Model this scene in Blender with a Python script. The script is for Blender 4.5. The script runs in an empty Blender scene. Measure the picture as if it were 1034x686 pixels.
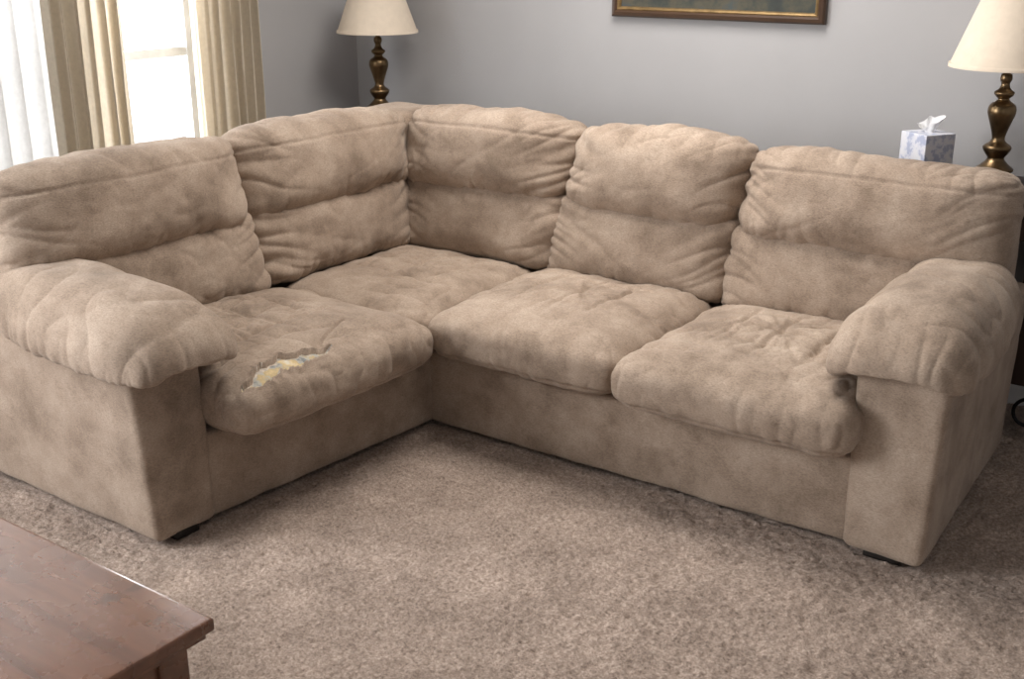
import bpy, bmesh, math, numpy as np
from mathutils import Vector, Matrix
scene=bpy.context.scene
scene.view_settings.view_transform='Standard'
R=math.radians
# ------------------------------------------------------------ noise
rng=np.random.RandomState(7)
_perm=rng.permutation(256); _perm=np.concatenate([_perm,_perm,_perm])
_g=rng.normal(size=(256,3)); _g/=np.linalg.norm(_g,axis=1)[:,None]
def pn(P):
    P=np.asarray(P,dtype=np.float64)
    i=np.floor(P).astype(np.int64); f=P-i; i&=255
    u=f*f*f*(f*(f*6-15)+10)
    out=np.zeros(len(P))
    for dx in (0,1):
        for dy in (0,1):
            for dz in (0,1):
                h=_perm[_perm[_perm[(i[:,0]+dx)&255]+((i[:,1]+dy)&255)]+((i[:,2]+dz)&255)]
                g=_g[h&255]
                d=g[:,0]*(f[:,0]-dx)+g[:,1]*(f[:,1]-dy)+g[:,2]*(f[:,2]-dz)
                w=(u[:,0] if dx else 1-u[:,0])*(u[:,1] if dy else 1-u[:,1])*(u[:,2] if dz else 1-u[:,2])
                out+=w*d
    return out
def fbm(P,o=3):
    s=0;a=1
    for k in range(o):
        s=s+a*pn(P*(2**k)+k*17.3); a*=.5
    return s
def puff(P):
    """sharp valleys, rounded ridges - gathered cloth"""
    return np.sqrt(np.abs(pn(P))+.003)*1.2
# ------------------------------------------------------------ materials
def newmat(name):
    m=bpy.data.materials.new(name); m.use_nodes=True
    nt=m.node_tree; b=nt.nodes['Principled BSDF']; return m,nt,b
def N(nt,t,**k):
    n=nt.nodes.new(t)
    for a,v in k.items():
        if a in n.inputs: n.inputs[a].default_value=v
        else: setattr(n,a,v)
    return n
def coords(nt,scale=(1,1,1)):
    tc=nt.nodes.new('ShaderNodeTexCoord'); mp=nt.nodes.new('ShaderNodeMapping')
    mp.inputs['Scale'].default_value=scale
    nt.links.new(tc.outputs['Object'],mp.inputs['Vector']); return mp.outputs['Vector']
def noise(nt,vec,scale,detail=3,rough=.55):
    n=nt.nodes.new('ShaderNodeTexNoise'); n.inputs['Scale'].default_value=scale
    n.inputs['Detail'].default_value=detail; n.inputs['Roughness'].default_value=rough
    nt.links.new(vec,n.inputs['Vector']); return n.outputs['Fac']
def ramp(nt,fac,stops):
    r=nt.nodes.new('ShaderNodeValToRGB'); e=r.color_ramp.elements
    while len(e)<len(stops): e.new(.5)
    for i,(p,c) in enumerate(stops):
        e[i].position=p; e[i].color=(*c,1)
    nt.links.new(fac,r.inputs['Fac']); return r.outputs['Color']
def mix(nt,a,b,fac,mode='MIX'):
    m=nt.nodes.new('ShaderNodeMix'); m.data_type='RGBA'; m.blend_type=mode
    if isinstance(fac,float): m.inputs[0].default_value=fac
    else: nt.links.new(fac,m.inputs[0])
    for s,i in ((a,6),(b,7)):
        if isinstance(s,tuple): m.inputs[i].default_value=(*s,1)
        else: nt.links.new(s,m.inputs[i])
    return m.outputs[2]
def bump(nt,b,h,strength,dist,prev=None):
    n=nt.nodes.new('ShaderNodeBump'); n.inputs['Strength'].default_value=strength; n.inputs['Distance'].default_value=dist
    nt.links.new(h,n.inputs['Height'])
    if prev: nt.links.new(prev,n.inputs['Normal'])
    nt.links.new(n.outputs['Normal'],b.inputs['Normal']); return n.outputs['Normal']
def plain(name,col,rough=.5,metal=0,nscale=0,var=.15,bmp=0):
    m,nt,b=newmat(name); v=coords(nt)
    f=noise(nt,v,nscale or 8,4)
    c=ramp(nt,f,[(.3,tuple(x*(1-var) for x in col)),(.7,tuple(min(1,x*(1+var)) for x in col))])
    nt.links.new(c,b.inputs['Base Color']); b.inputs['Roughness'].default_value=rough; b.inputs['Metallic'].default_value=metal
    if bmp: bump(nt,b,noise(nt,v,200,2),bmp,.002)
    return m
def fabric_mat():
    m,nt,b=newmat('microfiber_taupe'); v=coords(nt)
    f=noise(nt,v,5.5,6,.64)
    c=ramp(nt,f,[(.34,(.240,.182,.138)),(.5,(.350,.272,.212)),(.66,(.43,.345,.276))])
    f2=noise(nt,v,1.7,2); c2=ramp(nt,f2,[(.3,(.9,.88,.86)),(.7,(1.06,1.06,1.05))])
    c=mix(nt,c,c2,1.0,'MULTIPLY')
    vv=coords(nt,(1,1,2.4)); f3=noise(nt,vv,150,3,.7)
    c3=ramp(nt,f3,[(.3,(.74,.73,.72)),(.5,(1,1,1)),(.7,(1.2,1.2,1.2))])
    c=mix(nt,c,c3,1.0,'MULTIPLY')
    nt.links.new(c,b.inputs['Base Color']); b.inputs['Roughness'].default_value=.95
    b.inputs['Specular IOR Level'].default_value=.12
    b.inputs['Sheen Weight'].default_value=.22; b.inputs['Sheen Roughness'].default_value=.5
    b.inputs['Sheen Tint'].default_value=(.9,.84,.78,1)
    p=bump(nt,b,noise(nt,v,34,5,.6),.2,.005)
    bump(nt,b,f3,.55,.003,p)
    return m
FAB=fabric_mat()
def carpet_mat():
    m,nt,b=newmat('carpet_pile'); v=coords(nt)
    c=ramp(nt,noise(nt,v,110,4,.75),[(.3,(.18,.133,.106)),(.5,(.375,.295,.245)),(.7,(.58,.48,.41))])
    c2=ramp(nt,noise(nt,v,5,6,.68),[(.35,(.78,.76,.74)),(.65,(1.14,1.13,1.12))])
    c=mix(nt,c,c2,1.0,'MULTIPLY')
    nt.links.new(c,b.inputs['Base Color']); b.inputs['Roughness'].default_value=1; b.inputs['Specular IOR Level'].default_value=.05
    b.inputs['Sheen Weight'].default_value=.1
    bump(nt,b,noise(nt,v,220,3,.7),.7,.006); return m
CARPET=carpet_mat()
WALL=plain('wall_paint_grey',(.385,.380,.385),.85,0,3,.03,.06)
WHITE=plain('white_trim_paint',(.75,.75,.74),.5)
CEIL=plain('ceiling_paint',(.55,.54,.52),.9)
DARK=plain('dark_foot_wood',(.012,.009,.007),.6)
DWOOD=plain('dark_table_wood',(.03,.017,.012),.4)
IRON=plain('black_iron',(.012,.011,.011),.45,.6)
BRASS=plain('antique_brass',(.19,.13,.07),.32,1,14,.45)
SHADE=plain('lampshade_linen',(.64,.55,.445),.9,0,40,.04)
def foam():
    m,nt,b=newmat('torn_foam'); v=coords(nt)
    c=ramp(nt,noise(nt,v,18,4,.6),[(.34,(.22,.23,.23)),(.42,(.45,.44,.40)),(.49,(.55,.43,.24)),(.58,(.66,.52,.29)),(.68,(.70,.65,.54))])
    nt.links.new(c,b.inputs['Base Color']); b.inputs['Roughness'].default_value=.95
    bump(nt,b,noise(nt,v,150,4,.7),.6,.005); return m
FOAM=foam()
LINING=plain('torn_lining',(.56,.49,.41),.95,0,90,.3,.5)
# ------------------------------------------------------------ helpers
def empty(name,loc=(0,0,0)):
    e=bpy.data.objects.new(name,None); scene.collection.objects.link(e); e.location=loc; e.empty_display_size=.1; return e
def par(o,parent):
    o.parent=parent; o.matrix_parent_inverse=Matrix.Translation(-Vector(parent.location))
def mkobj(name,verts,faces,mats,parent=None,smooth=True,mi=None):
    me=bpy.data.meshes.new(name)
    me.from_pydata(np.asarray(verts,dtype=float).tolist(),[],np.asarray(faces).tolist() if isinstance(faces,np.ndarray) else faces)
    for m in (mats if isinstance(mats,(list,tuple)) else [mats]): me.materials.append(m)
    if smooth: me.polygons.foreach_set('use_smooth',[True]*len(me.polygons))
    if mi is not None: me.polygons.foreach_set('material_index',list(map(int,mi)))
    me.update(); o=bpy.data.objects.new(name,me); scene.collection.objects.link(o)
    if parent: par(o,parent)
    return o
def gridcube(nx,ny,nz):
    idx=-np.ones((nx+1,ny+1,nz+1),dtype=int)
    I,J,K=np.meshgrid(range(nx+1),range(ny+1),range(nz+1),indexing='ij')
    s=(I==0)|(I==nx)|(J==0)|(J==ny)|(K==0)|(K==nz)
    idx[s]=np.arange(s.sum())
    P=np.stack([I[s]/nx*2-1,J[s]/ny*2-1,K[s]/nz*2-1],1)
    F=[]
    def add(a,flip):
        q=np.stack([a[:-1,:-1],a[1:,:-1],a[1:,1:],a[:-1,1:]],-1).reshape(-1,4)
        F.append(q[:,::-1] if flip else q)
    add(idx[:,:,0],True);add(idx[:,:,nz],False);add(idx[:,0,:],False);add(idx[:,ny,:],True);add(idx[0,:,:],True);add(idx[nx,:,:],False)
    return P,np.concatenate(F)
def normals(P,F):
    a=P[F[:,2]]-P[F[:,0]]; b=P[F[:,3]]-P[F[:,1]]; n=np.cross(a,b)
    V=np.zeros_like(P)
    for k in range(4): np.add.at(V,F[:,k],n)
    return V/(np.linalg.norm(V,axis=1)[:,None]+1e-12)
def rotz(a): c,s=math.cos(a),math.sin(a); return np.array([[c,-s,0],[s,c,0],[0,0,1]])
def rotx(a): c,s=math.cos(a),math.sin(a); return np.array([[1,0,0],[0,c,-s],[0,s,c]])
def pillow(name,c,h,thick,n,m,parent,disp,ax=0.,tilt=0.,sp=.007,warp=None,mats=FAB,facefn=None):
    nn=[max(10,int(2*x/sp)) for x in h]
    U,F=gridcube(*nn)
    pl=[i for i in range(3) if i!=thick]
    r=(np.abs(U[:,pl[0]])**n+np.abs(U[:,pl[1]])**n)**(1/n)
    RR=(r**m+np.abs(U[:,thick])**m)**(1/m)
    U=U/RR[:,None]
    P=U*np.array(h)
    if warp: P=warp(P,U)
    Nn=normals(P,F)
    d=disp(P,U,Nn)
    P=P+Nn*d[:,None]
    mi=facefn(P,U,F) if facefn else None
    P=P@(rotz(ax)@rotx(tilt)).T+np.array(c)
    return mkobj(name,P,F,mats,parent,True,mi)
# ------------------------------------------------------------ displacements
def warpv(S,f=5,a=.05):
    return np.stack([pn(S*f),pn(S*f+9.1),pn(S*f+21.7)],1)*a
def d_seat(seed,fold=1.0,tc=(0.0,0.03)):
    def f(P,U,Nn):
        S=P+seed*3.7
        top=np.clip(Nn[:,2],0,1)
        d=.012*fbm(S*3.5,2)
        W=warpv(S)
        X=P[:,0]-tc[0]+W[:,0]*.35; Y=P[:,1]-tc[1]+W[:,1]*.35
        r=np.hypot(X,Y); a=np.arctan2(Y,X)
        Q=np.stack([np.cos(a)*3+seed,np.sin(a)*3,r*2],1)
        env=np.exp(-(r/.22)**2)*(1-np.exp(-(r/.06)**2))
        d+=top*.018*(puff(Q)-.5)*env
        d-=top*.010*np.exp(-(r/.05)**2)
        for (p,q,o,l) in ((X,Y,0,.2),(Y,X,0,.24),(X,Y,.14,.17),(X,Y,-.14,.17),(Y,X,.13,.2),(Y,X,-.13,.2)):
            d-=top*.012*np.exp(-((p-o)/.010)**2)*np.exp(-(q/l)**4)*(.5+1.6*np.abs(pn(S*9)))
        mk=np.clip(fbm(S*3+50,2)*1.8+.6,0,1)
        Q2=S+W*.6
        d+=.018*fold*mk*(puff(Q2*np.array([4,12,6]))-.5)*top
        d+=.013*(puff(Q2*np.array([13,6,8])+5)-.5)*mk
        d+=.0020*fbm(S*26,2)
        fr=np.clip(-Nn[:,1],0,1)
        d+=.011*fr*(puff(Q2*np.array([13,3,3])+2)-.5)
        e=np.clip((np.maximum(np.abs(U[:,0]),U[:,1])-.72)*4,0,1)
        d+=.010*e*(puff(np.stack([S[:,0]*16,S[:,1]*16,S[:,2]*4],1))-.5)
        d-=.008*np.exp(-((P[:,2]+.055)/.0045)**2)*np.clip(1-top*3,0,1)
        return d
    return f
def d_back(seed,seamz=.5,amp=1.0):
    def f(P,U,Nn):
        S=P+seed*5.1
        d=.014*fbm(S*3.2,2)
        W=warpv(S,5,.045)
        Q=S+W
        lo=np.exp(-((U[:,2]+1.0)/.5)**2); hi=np.exp(-((U[:,2]-1.0)/.5)**2)
        sl=np.exp(-((1+U[:,0])/.38)**2); sr=np.exp(-((1-U[:,0])/.38)**2)
        mk=np.clip(fbm(S*4+30,2)*2+.4,0,1)
        d+=amp*.018*lo*(puff(Q*np.array([17,3,3]))-.5)*(.3+mk)
        d+=amp*.014*hi*(puff(Q*np.array([13,4,3])+11)-.5)
        d+=amp*.022*sl*(puff(np.stack([Q[:,0]*2,Q[:,1]*3,Q[:,2]*17+Q[:,0]*6],1))-.5)
        d+=amp*.022*sr*(puff(np.stack([Q[:,0]*2,Q[:,1]*3,Q[:,2]*17-Q[:,0]*8],1)+5)-.5)
        s=1 if seed%2 else -1
        D=np.stack([Q[:,0]*1.6+s*Q[:,2]*1.2,Q[:,1]*2,Q[:,2]*9-s*Q[:,0]*4],1)
        d+=amp*.016*mk*(puff(D)-.5)
        d+=amp*.004*(puff(Q*np.array([14,10,22])+8)-.5)*mk
        d+=.0020*fbm(S*24,2)
        if seamz is not None:
            zz=P[:,2]/abs(P[:,2]).max()-seamz-.05*pn(S*4)
            d-=.007*np.exp(-(zz/.025)**2)*np.clip(-Nn[:,1]*2+.5,0,1)
        return d
    return f
def d_arm(seed):
    def f(P,U,Nn):
        S=P+seed*2.9
        d=.010*fbm(S*3.5,2)
        Q=S+warpv(S,6,.03)
        low=np.clip(.6-U[:,2],0,1.0)
        d+=.013*low*(puff(Q*np.array([3,19,3]))-.5)
        d+=.010*np.exp(-((U[:,1]+1)/.4)**2)*(puff(Q*np.array([19,3,3]))-.5)
        d+=.012*(puff(Q*np.array([3,8,4])+3)-.5)
        d+=.0020*fbm(S*24,2)
        return d
    return f
# ============================================================ SOFA
sofa=empty('sectional_sofa',(0.3,0.2,0))
A90=math.pi/2
def seat_warp(dome=.014,skew=0.):
    def w(P,U):
        P=P.copy(); P[:,2]+=dome*(1-U[:,0]**2)*(1-U[:,1]**2)*(U[:,2]>0)
        P[:,1]+=skew*P[:,0]
        return P
    return w
pillow('seat_cushion_1',(.397,.260,.350),(.360,.370,.108),2,12,3.0,sofa,d_seat(1),sp=.006,warp=seat_warp())
pillow('seat_cushion_2',(1.104,.250,.347),(.364,.382,.111),2,12,3.0,sofa,d_seat(2),sp=.006,warp=seat_warp())
pillow('corner_seat_cushion',(-.295,.260,.343),(.335,.365,.098),2,11,2.9,sofa,d_seat(3),sp=.006,warp=seat_warp())
def tear_q(P):
    x,y=P[:,0],P[:,1]
    xc=-.185
    t=(x-xc)/.180
    yc=-.307+.004*t+.008*np.sin(x*23)+.014*pn(np.stack([x*30,x*0,x*0+2],1))
    hw=.026*np.clip(1-t*t,1e-4,1)**.7*(1-.3*t)*(1+.8*pn(np.stack([x*20,y*0,y*0+7],1))+.5*pn(np.stack([x*60,y*40,y*0+3],1)))+1e-4
    q=np.abs(y-yc)/hw
    q[np.abs(t)>=1]=9; q[P[:,2]<0]=9
    return q
base_d=d_seat(4,1.0)
def d_torn(P,U,Nn):
    d=base_d(P,U,Nn); q=tear_q(P)
    d=np.where(q<1,d-.012+.004*pn(P*45),d)
    rim=(q>=1)&(q<1.6)
    d=np.where(rim,d+.007*(1.6-q)/.6*(1+pn(P*50)),d)
    x,y=P[:,0],P[:,1]
    d-=.006*np.exp(-((y+.27-.05*np.sin(x*9))/.005)**2)*((x>-.02)&(x<.14))
    return d
def tear_faces(P,U,F):
    C=P[F].mean(1); q=tear_q(C)
    m=np.zeros(len(F)); m[q<1.0]=2
    m[(q<.78+.5*pn(C*55))]=1
    return m
pillow('torn_seat_cushion',(-.255,-.503,.343),(.402,.382,.114),2,12,3.0,sofa,d_torn,ax=A90,sp=.0038,mats=[FAB,FOAM,LINING],facefn=tear_faces,warp=seat_warp(skew=-.03))
def ts(k,arch=.014):
    def w(P,U):
        P=P.copy(); P[:,0]+=k*P[:,2]
        P[:,2]+=arch*(1-U[:,0]**2)*(U[:,2]>0)*U[:,2]
        return P
    return w
TL=R(-11)
NU,MU=6,2.4
pillow('back_upper_1',(-.255,.705,.790),(.390,.172,.160),1,NU,MU,sofa,d_back(1),tilt=TL,warp=ts(.15))
pillow('back_lower_1',(-.275,.660,.545),(.380,.122,.150),1,12,2.8,sofa,d_back(2,None),tilt=TL,warp=ts(.12))
pillow('back_upper_2',(.460,.700,.782),(.342,.172,.160),1,NU,MU,sofa,d_back(3,None),tilt=TL,warp=ts(.12))
pillow('back_lower_2',(.425,.652,.540),(.352,.122,.150),1,12,2.8,sofa,d_back(4,None),tilt=TL,warp=ts(.12))
pillow('back_upper_3',(1.205,.695,.770),(.420,.172,.160),1,7,MU,sofa,d_back(5,amp=.85),tilt=TL,warp=ts(.05,.006))
pillow('back_lower_3',(1.13,.647,.532),(.375,.122,.152),1,12,2.8,sofa,d_back(6,None),tilt=TL,warp=ts(.10))
pillow('back_upper_4',(-.705,.245,.785),(.440,.172,.160),1,NU,MU,sofa,d_back(7),ax=A90,tilt=TL,warp=ts(-.05))
pillow('back_lower_4',(-.657,.235,.545),(.410,.122,.150),1,12,2.8,sofa,d_back(8,None),ax=A90,tilt=TL,warp=ts(-.05))
pillow('back_upper_5',(-.700,-.63,.775),(.448,.175,.162),1,7,MU,sofa,d_back(9,amp=.75),ax=A90,tilt=TL,warp=ts(-.05))
pillow('back_lower_5',(-.647,-.55,.538),(.395,.122,.150),1,12,2.8,sofa,d_back(10,None),ax=A90,tilt=TL,warp=ts(-.08))
def arm_warp(P,U):
    P=P.copy(); f=np.clip(-U[:,1]-.4,0,1)
    P[:,2]-=.080*f**2*1.2
    P[:,2]-=.045*np.clip(np.abs(U[:,0])-.3,0,1)**2*2
    P[:,2]+=.055*(1-U[:,0]**2)*np.clip(-U[:,2]*1.5,0,1)
    P[:,2]+=.025*U[:,1]
    P[:,0]*=1-.10*np.clip(U[:,1]+.2,0,1)-.02*f
    return P
pillow('arm_pad_right',(1.520,.315,.578),(.192,.385,.108),2,4.5,2.5,sofa,d_arm(1),warp=arm_warp,sp=.006)
pillow('arm_pad_left',(-.335,-.985,.578),(.194,.385,.108),2,4.5,2.5,sofa,d_arm(2),ax=A90,warp=arm_warp,sp=.006)
def block(name,quad,z0,z1,parent,mat=FAB,bev=.02,seed=0,topquad=None,amp=.004,sp=.02):
    q=np.array(quad,float); t=np.array(topquad if topquad is not None else quad,float)
    L=[np.linalg.norm(q[1]-q[0]),np.linalg.norm(q[2]-q[1]),z1-z0]
    U,F=gridcube(*[max(4,int(l/sp)) for l in L])
    half=np.array(L)/2; P0=U*half; inner=half-bev
    Cc=np.clip(P0,-inner,inner); D=P0-Cc; l=np.linalg.norm(D,axis=1)[:,None]
    P0=Cc+D/np.maximum(l,1e-9)*np.minimum(l,bev)
    V=P0/half
    u=(V[:,0]+1)/2; v=(V[:,1]+1)/2; w=(V[:,2]+1)/2
    def bil(c): return (c[0]*((1-u)*(1-v))[:,None]+c[1]*(u*(1-v))[:,None]+c[2]*(u*v)[:,None]+c[3]*((1-u)*v)[:,None])
    XY=bil(q)*(1-w)[:,None]+bil(t)*w[:,None]
    P=np.concatenate([XY,(z0+w*(z1-z0))[:,None]],1)
    if amp:
        Nn=normals(P,F); S=P+seed
        P=P+Nn*(amp*fbm(S*5,3)+amp*1.2*(puff((S+warpv(S))*np.array([6,6,3]))-.5))[:,None]
    return mkobj(name,P,F,mat,parent)
zb=.008
block('base_right',[(-.05,-.01),(1.45,-.01),(1.45,.85),(-.05,.85)],zb,.262,sofa,seed=1,bev=.012,sp=.012)
block('base_left',[(-.060,-.905),(.01,.03),(-.85,.03),(-.85,-.905)],zb,.262,sofa,seed=2,bev=.012,sp=.012)
block('base_corner',[(-.85,-.02),(-.02,.02),(-.02,.85),(-.85,.85)],zb,.25,sofa,seed=3)
block('back_frame_right',[(-.70,.70),(1.60,.70),(1.60,.90),(-.70,.90)],zb,.86,sofa,seed=4,bev=.05)
block('back_frame_left',[(-.70,-1.07),(-.70,.72),(-.90,.72),(-.90,-1.07)],zb,.86,sofa,seed=5,bev=.05)
block('back_frame_corner',[(-.90,.60),(-.60,.60),(-.60,.90),(-.90,.90)],zb,.925,sofa,seed=6,bev=.07)
block('arm_body_right',[(1.44,-.035),(1.660,-.055),(1.625,.90),(1.44,.90)],zb,.56,sofa,seed=7,bev=.025,sp=.012,
      topquad=[(1.425,-.010),(1.672,-.005),(1.640,.90),(1.44,.90)])
block('arm_body_left',[(-.045,-1.100),(-.045,-.895),(-.90,-.895),(-.90,-1.10)],zb,.56,sofa,seed=8,bev=.025,sp=.012,
      topquad=[(-.070,-1.125),(-.070,-.885),(-.90,-.895),(-.90,-1.125)])
for i,(x,y) in enumerate([(1.55,.01),(1.54,.82),(-.10,-1.0),(-.8,-1.0),(-.8,.8),(.1,.8),(.7,.8)]):
    block('foot_%d'%(i+1),[(x-.05,y-.04),(x+.05,y-.04),(x+.05,y+.04),(x-.05,y+.04)],-.005,.035,sofa,mat=DARK,bev=.004,amp=0)
# ============================================================ ROOM
XL,XR,YF,YB,ZC=-1.53,3.7,-3.9,1.35,2.5
def box(name,a,b,mat,parent=None,bev=0):
    bm=bmesh.new(); bmesh.ops.create_cube(bm,size=1)
    for v in bm.verts:
        v.co=Vector([(a[i]+b[i])/2+v.co[i]*(b[i]-a[i]) for i in range(3)])
    if bev: bmesh.ops.bevel(bm,geom=bm.edges[:],offset=bev,segments=3,affect='EDGES',profile=.6)
    me=bpy.data.meshes.new(name); bm.to_mesh(me); bm.free(); me.materials.append(mat)
    o=bpy.data.objects.new(name,me); scene.collection.objects.link(o)
    if parent: par(o,parent)
    return o
nx,ny=680,680
gx=np.linspace(XL-.1,XR+.1,nx+1); gy=np.linspace(YF-.1,YB+.1,ny+1)
GX,GY=np.meshgrid(gx,gy,indexing='ij'); P=np.stack([GX.ravel(),GY.ravel(),np.zeros(GX.size)],1)
r1=np.random.RandomState(3)
P[:,:2]+=r1.uniform(-.003,.003,(len(P),2))
P[:,2]=r1.uniform(-.0045,.0045,len(P))+.006*pn(P*38)+.006*pn(P*14+3)-.008
ii=np.arange((nx+1)*(ny+1)).reshape(nx+1,ny+1)
F=np.stack([ii[:-1,:-1],ii[1:,:-1],ii[1:,1:],ii[:-1,1:]],-1).reshape(-1,4)
mkobj('floor',P,F,CARPET)
box('ceiling',(XL-.1,YF-.1,ZC),(XR+.1,YB+.1,ZC+.1),CEIL)
box('wall_back',(XL-.1,YB,-.03),(XR+.1,YB+.1,ZC),WALL)
box('wall_right',(XR,YF,-.03),(XR+.1,YB,ZC),WALL)
box('wall_front',(XL-.1,YF-.1,-.03),(XR+.1,YF,ZC),WALL)
wy0,wy1,wz0,wz1=-1.45,.42,.68,2.15
vy0,vy1=-3.5,-2.0
def joinbox(name,boxes,mat):
    bm=bmesh.new()
    for a,b in boxes:
        r=bmesh.ops.create_cube(bm,size=1)
        for v in r['verts']: v.co=Vector([(a[i]+b[i])/2+v.co[i]*(b[i]-a[i]) for i in range(3)])
    me=bpy.data.meshes.new(name); bm.to_mesh(me); bm.free(); me.materials.append(mat)
    o=bpy.data.objects.new(name,me); scene.collection.objects.link(o); return o
joinbox('wall_left',[((XL-.1,YF,-.03),(XL,vy0,ZC)),((XL-.1,vy1,-.03),(XL,wy0,ZC)),((XL-.1,wy1,-.03),(XL,YB,ZC)),
   ((XL-.1,wy0,-.03),(XL,wy1,wz0)),((XL-.1,wy0,wz1),(XL,wy1,ZC)),((XL-.1,vy0,-.03),(XL,vy1,wz0)),((XL-.1,vy0,wz1),(XL,vy1,ZC))],WALL)
def window(name,y0,y1):
    t=.045; x0,x1=XL-.08,XL-.03; mid=(y0+y1)/2
    b=[((x0,y0,wz0),(x1,y0+t,wz1)),((x0,y1-t,wz0),(x1,y1,wz1)),((x0+.002,y0+t,wz0),(x1-.002,y1-t,wz0+t)),((x0+.002,y0+t,wz1-t),(x1-.002,y1-t,wz1)),
    ((x0+.004,mid-.03,wz0+t),(x1-.004,mid+.03,wz1-t)),((x0+.006,y0+t,1.105),(x1-.006,mid-.03,1.14)),((x0+.006,mid+.03,1.105),(x1-.006,y1-t,1.14)),
    ((XL-.03,y0-.05,wz0-.03),(XL+.012,y1+.05,wz0))]
    joinbox(name,b,WHITE)
window('window_1',wy0,wy1); window('added_key_window',vy0,vy1)  # second opening is added out of view to admit key light from the left
joinbox('baseboard_back',[((XL,YB-.015,-.01),(XR,YB,.10))],WHITE)
joinbox('baseboard_left',[((XL,YF,-.01),(XL+.015,YB-.015,.10))],WHITE)
def curtain_mat(name,col,trans,alpha=0):
    m,nt,b=newmat(name); v=coords(nt)
    c=ramp(nt,noise(nt,v,60,3),[(.3,tuple(x*.9 for x in col)),(.7,col)])
    nt.links.new(c,b.inputs['Base Color']); b.inputs['Roughness'].default_value=.9
    tr=N(nt,'ShaderNodeBsdfTranslucent'); nt.links.new(c,tr.inputs['Color'])
    mx=N(nt,'ShaderNodeMixShader'); mx.inputs[0].default_value=trans
    out=nt.nodes['Material Output']
    nt.links.new(b.outputs[0],mx.inputs[1]); nt.links.new(tr.outputs[0],mx.inputs[2])
    nt.links.new(mx.outputs[0],out.inputs['Surface']); return m
CB=curtain_mat('curtain_beige',(.66,.59,.48),.22)
CS=curtain_mat('sheer_voile',(.76,.755,.74),.15)
def curtain(name,x,ya,yb,folds,amp,mat,seed,parent):
    ny,nz=int((yb-ya)*300),24
    z0,z1=.03,2.28
    V=[];F=[]
    s=np.linspace(0,1,ny+1)
    for k in range(nz+1):
        w=k/nz; z=z0+(z1-z0)*w
        ph=s*folds*2*math.pi+ .9*pn(np.stack([s*5+seed,s*0+w*.8,s*0],1))*3
        dx=amp*np.sin(ph)*(1-.25*w)+amp*.35*np.sin(ph*2.1+seed)
        yy=ya+(yb-ya)*s+ .25*amp*np.cos(ph)
        for i in range(ny+1): V.append((x+dx[i],yy[i],z))
    for k in range(nz):
        for i in range(ny):
            a=k*(ny+1)+i; F.append((a,a+1,a+ny+2,a+ny+1))
    return mkobj(name,V,F,mat,parent)
cur=empty('window_curtains',(XL+.1,0,0))
curtain('drape_a',XL+.12,-.36,-.04,6,.036,CB,1,cur)
curtain('drape_b',XL+.12,.28,.62,6.5,.036,CB,2,cur)
curtain('sheer_a',XL+.068,-1.45,-.22,15,.024,CS,3,cur)
curtain('drape_c',XL+.12,-1.75,-1.35,5,.032,CB,5,cur)
def cyl(name,p0,p1,r,mat,parent,seg=16):
    p0,p1=Vector(p0),Vector(p1); d=p1-p0
    bm=bmesh.new(); bmesh.ops.create_cone(bm,cap_ends=True,segments=seg,radius1=r,radius2=r,depth=d.length)
    q=d.to_track_quat('Z','Y')
    for v in bm.verts: v.co=(p0+p1)/2+q@v.co
    me=bpy.data.meshes.new(name); bm.to_mesh(me); bm.free(); me.materials.append(mat)
    o=bpy.data.objects.new(name,me); scene.collection.objects.link(o); par(o,parent); return o
cyl('rod',(XL+.12,-1.85,2.3),(XL+.12,.78,2.3),.014,DWOOD,cur)
# ============================================================ lamps
def lathe(name,prof,c,mat,parent,seg=48):
    V=[];F=[]
    for r,z in prof:
        for k in range(seg):
            a=2*math.pi*k/seg; V.append((c[0]+r*math.cos(a),c[1]+r*math.sin(a),c[2]+z))
    for i in range(len(prof)-1):
        for k in range(seg):
            k2=(k+1)%seg; F.append((i*seg+k,i*seg+k2,(i+1)*seg+k2,(i+1)*seg+k))
    return mkobj(name,V,F,mat,parent)
def smoothprof(pts,n=6):
    out=[]
    P=[pts[0]]+pts+[pts[-1]]
    for i in range(1,len(P)-2):
        for j in range(n):
            t=j/n
            r=[.5*((2*P[i][k])+(-P[i-1][k]+P[i+1][k])*t+(2*P[i-1][k]-5*P[i][k]+4*P[i+1][k]-P[i+2][k])*t*t+(-P[i-1][k]+3*P[i][k]-3*P[i+1][k]+P[i+2][k])*t**3) for k in (0,1)]
            out.append((max(r[0],.001),r[1]))
    out.append(pts[-1]); return out
def lamp(x,y,z):
    e=empty('table_lamp',(x,y,z))
    pr=smoothprof([(.001,0),(.072,0),(.074,.012),(.056,.022),(.052,.036),(.058,.046),(.040,.062),(.026,.080),(.034,.095),(.042,.108),(.042,.120),(.026,.132),(.020,.142),(.022,.158),(.030,.185),(.040,.215),(.043,.232),(.038,.250),(.022,.262),(.018,.270),(.028,.280),(.030,.290),(.018,.300),(.013,.315),(.018,.330),(.016,.345),(.010,.355),(.009,.45)])
    lathe('brass_column',pr,(x,y,z),BRASS,e)
    s=.368
    lathe('shade',[(.176,s),(.095,s+.225),(.093,s+.225),(.174,s),(.176,s)],(x,y,z),SHADE,e,64)
    lathe('shade_trim',[(.178,s-.002),(.1775,s+.010),(.173,s+.010),(.174,s-.002),(.178,s-.002)],(x,y,z),SHADE,e,64)
    lathe('finial',smoothprof([(.004,.44),(.004,s+.235),(.012,s+.242),(.010,s+.255),(.001,s+.27)]),(x,y,z),BRASS,e,16)
    for k in range(3):
        a=k*2*math.pi/3
        cyl('spider_%d'%k,(x,y,z+s+.218),(x+.094*math.cos(a),y+.094*math.sin(a),z+s+.218),.002,BRASS,e,8)
    return e
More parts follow.
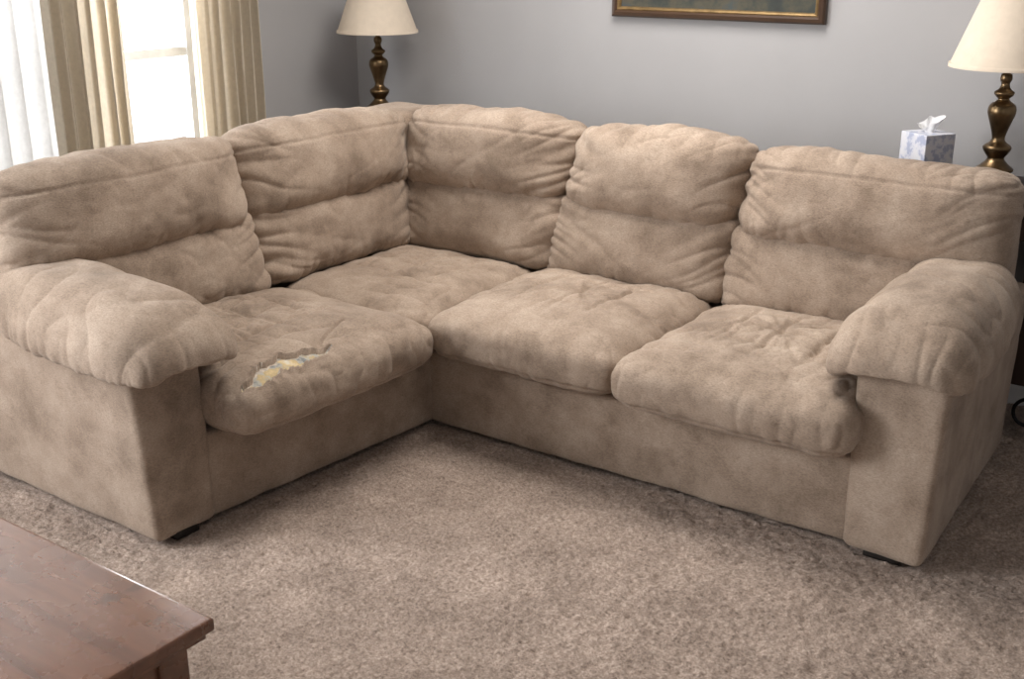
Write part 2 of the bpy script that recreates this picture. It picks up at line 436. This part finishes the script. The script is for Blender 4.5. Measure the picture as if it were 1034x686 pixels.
lamp(-1.19,1.12,.80); lamp(1.437,1.13,.805)
# ============================================================ tables behind
et=empty('end_table',(-1.2,1.12,0))
box('top',(-1.42,.92,.77),(-.98,1.32,.80),DWOOD,et,.006)
box('apron',(-1.39,.95,.69),(-1.01,1.29,.77),DWOOD,et)
for i,(a,b_) in enumerate([(-1.38,.96),(-1.05,.96),(-1.38,1.25),(-1.05,1.25)]):
    box('leg_%d'%i,(a,b_,0),(a+.03,b_+.03,.70),DWOOD,et,.004)
ct=empty('console_table',(1.4,1.13,0))
box('top',(1.02,.96,.775),(1.78,1.30,.805),DWOOD,ct,.006)
box('shelf',(1.06,.99,.20),(1.74,1.27,.215),DWOOD,ct,.004)
box('end_panel',(1.60,.985,.19),(1.75,1.28,.775),DWOOD,ct,.004)
box('drawer_front',(1.05,.985,.66),(1.60,1.28,.775),DWOOD,ct,.004)
for i,(a,b_) in enumerate([(1.08,1.0),(1.70,1.0),(1.08,1.26),(1.70,1.26)]):
    cyl('leg_%d'%i,(a,b_,0),(a,b_,.775),.011,IRON,ct)
def curve(name,pts,r,mat,parent):
    cu=bpy.data.curves.new(name,'CURVE'); cu.dimensions='3D'; cu.bevel_depth=r; cu.bevel_resolution=4
    s=cu.splines.new('NURBS'); s.points.add(len(pts)-1); s.use_endpoint_u=True; s.order_u=3
    for p,q in zip(s.points,pts): p.co=(*q,1)
    cu.materials.append(mat); o=bpy.data.objects.new(name,cu); scene.collection.objects.link(o); par(o,parent); return o
for j,cx in enumerate((1.67,1.14)):
    pts=[]
    for k in range(40):
        a=k/39*2.6*math.pi; r=.062*(1-k/60)
        pts.append((cx+r*math.cos(a),1.02,.085+r*math.sin(a)))
    curve('scroll_%d'%j,pts,.006,IRON,ct)
tb=empty('tissue_box',(1.228,1.09,.805))
def tmat():
    m,nt,b=newmat('tissue_box_card'); v=coords(nt)
    c=ramp(nt,noise(nt,v,34,3,.6),[(.42,(.40,.44,.58)),(.50,(.62,.64,.72)),(.60,(.68,.69,.74))])
    nt.links.new(c,b.inputs['Base Color']); b.inputs['Roughness'].default_value=.5; return m
bx=box('box',(-.060,-.060,0),(.060,.060,.150),tmat(),None,.003); bx.parent=tb; bx.rotation_euler=(0,0,R(58))
TISS=plain('tissue_paper',(.80,.80,.81),.9)
V=[];F=[];n=36
for j in range(11):
    w=j/10
    for i in range(n):
        a=2*math.pi*i/n; r=(.010+.022*w)*(1+.35*math.sin(2*a+1)*w+.2*math.sin(5*a)*w)
        V.append((r*math.cos(a),r*math.sin(a)*.45,.145+.04*w*(1+.45*math.sin(a+.6)*w+.15*math.sin(4*a)*w)))
for j in range(10):
    for i in range(n):
        i2=(i+1)%n; F.append((j*n+i,j*n+i2,(j+1)*n+i2,(j+1)*n+i))
tso=mkobj('tissue',V,F,TISS); tso.parent=tb
# ============================================================ painting
pt=empty('framed_painting',(.31,YB-.02,1.56))
FR=plain('frame_walnut',(.06,.032,.018),.35); GOLD=plain('frame_gilt',(.30,.20,.09),.4,.6,30,.3)
def frame(name,x0,x1,z0,z1,prof,mat):
    V=[];F=[]
    cs=[(x0,z0,1,1),(x1,z0,-1,1),(x1,z1,-1,-1),(x0,z1,1,-1)]
    for cx,cz,sx,sz in cs:
        for o,y in prof: V.append((cx+sx*o,YB-y,cz+sz*o))
    n=len(prof)
    for k in range(4):
        k2=(k+1)%4
        for i in range(n-1): F.append((k*n+i,k*n+i+1,k2*n+i+1,k2*n+i))
    mkobj(name,V,F,mat,pt,False)
fx0,fx1,fz0,fz1=-.128,.752,1.262,1.90
frame('outer_frame',fx0,fx1,fz0,fz1,[(0,0.001),(0,.022),(.006,.030),(.018,.033),(.026,.026)],FR)
frame('gilt_liner',fx0,fx1,fz0,fz1,[(.026,.026),(.030,.029),(.036,.024),(.040,.015)],GOLD)
def canvas():
    m,nt,b=newmat('painting_canvas'); v=coords(nt)
    c=ramp(nt,noise(nt,v,6,6,.65),[(.3,(.008,.010,.010)),(.45,(.02,.026,.020)),(.55,(.06,.052,.03)),(.65,(.03,.045,.05)),(.8,(.15,.15,.13))])
    nt.links.new(c,b.inputs['Base Color']); b.inputs['Roughness'].default_value=.6; return m
box('canvas',(fx0+.03,YB-.016,fz0+.03),(fx1-.03,YB-.004,fz1-.03),canvas(),pt)
# ============================================================ coffee table
cf=empty('coffee_table',(.3,-2.1,0))
def wood():
    m,nt,b=newmat('mahogany_worn'); v=coords(nt,(1,9,9))
    c=ramp(nt,noise(nt,v,3,5,.55),[(.3,(.085,.032,.016)),(.5,(.125,.050,.026)),(.7,(.165,.070,.037))])
    v2=coords(nt); c2=ramp(nt,noise(nt,v2,8,4,.6),[(.28,(.45,.40,.38)),(.36,(1,1,1)),(.8,(1.1,1.08,1.05))])
    c=mix(nt,c,c2,1.0,'MULTIPLY'); nt.links.new(c,b.inputs['Base Color'])
    rr=ramp(nt,noise(nt,v2,14,4),[(.3,(.20,.20,.20)),(.7,(.36,.36,.36))]); nt.links.new(rr,b.inputs['Roughness'])
    b.inputs['Coat Weight'].default_value=1; b.inputs['Coat Roughness'].default_value=.16
    bump(nt,b,noise(nt,v2,30,3),.06,.002); return m
WD=wood()
tx0,tx1,ty0,ty1=-.35,.915,-2.42,-1.695
box('top',(tx0,ty0,.425),(tx1,ty1,.45),WD,cf,.007)
box('top_moulding',(tx0+.012,ty0+.012,.41),(tx1-.012,ty1-.012,.426),WD,cf,.004)
box('apron',(tx0+.045,ty0+.045,.31),(tx1-.045,ty1-.045,.411),WD,cf,.003)
for i,(a,b_) in enumerate([(tx0+.035,ty0+.035),(tx1-.095,ty0+.035),(tx0+.035,ty1-.095),(tx1-.095,ty1-.095)]):
    box('leg_%d'%i,(a,b_,0),(a+.06,b_+.06,.411),WD,cf,.006)
# ============================================================ lights
def area(name,loc,size,power,col,target,sy=None):
    l=bpy.data.lights.new(name,'AREA'); l.energy=power; l.color=col; l.size=size
    if sy: l.shape='RECTANGLE'; l.size_y=sy
    o=bpy.data.objects.new(name,l); scene.collection.objects.link(o); o.location=loc
    o.rotation_euler=(Vector(target)-Vector(loc)).to_track_quat('-Z','Y').to_euler(); return o
area('window_daylight',(XL-.45,-.5,1.55),2.2,130,(.97,.98,1),(XL+2,-.5,1.1),1.8)
area('added_left_key',(XL-.3,-2.75,1.5),1.6,205,(.97,.98,1),(XL+2,-2.0,.9),1.6)  # added key light, shining through the invented out-of-view opening
area('added_overhead_fill',(.4,.3,2.46),1.0,48,(1,.95,.90),(.4,.3,0))  # added soft fill from above, no fixture modelled
area('added_rear_fill',(2.6,-3.75,1.6),2.4,9,(1,.97,.94),(.3,0,.5),1.6)  # added weak fill behind the camera, the wall there has no window
w=bpy.data.worlds.new('world'); scene.world=w; w.use_nodes=True
w.node_tree.nodes['Background'].inputs[0].default_value=(.95,.97,1,1); w.node_tree.nodes['Background'].inputs[1].default_value=1.5
# ============================================================ camera
cam=bpy.data.cameras.new('camera'); co=bpy.data.objects.new('camera',cam); scene.collection.objects.link(co)
co.location=(2.333,-2.806,1.55); co.rotation_euler=(R(71),0,R(35.5))
cam.sensor_width=36; cam.lens=1173/1034*36; cam.clip_start=.05
scene.camera=co
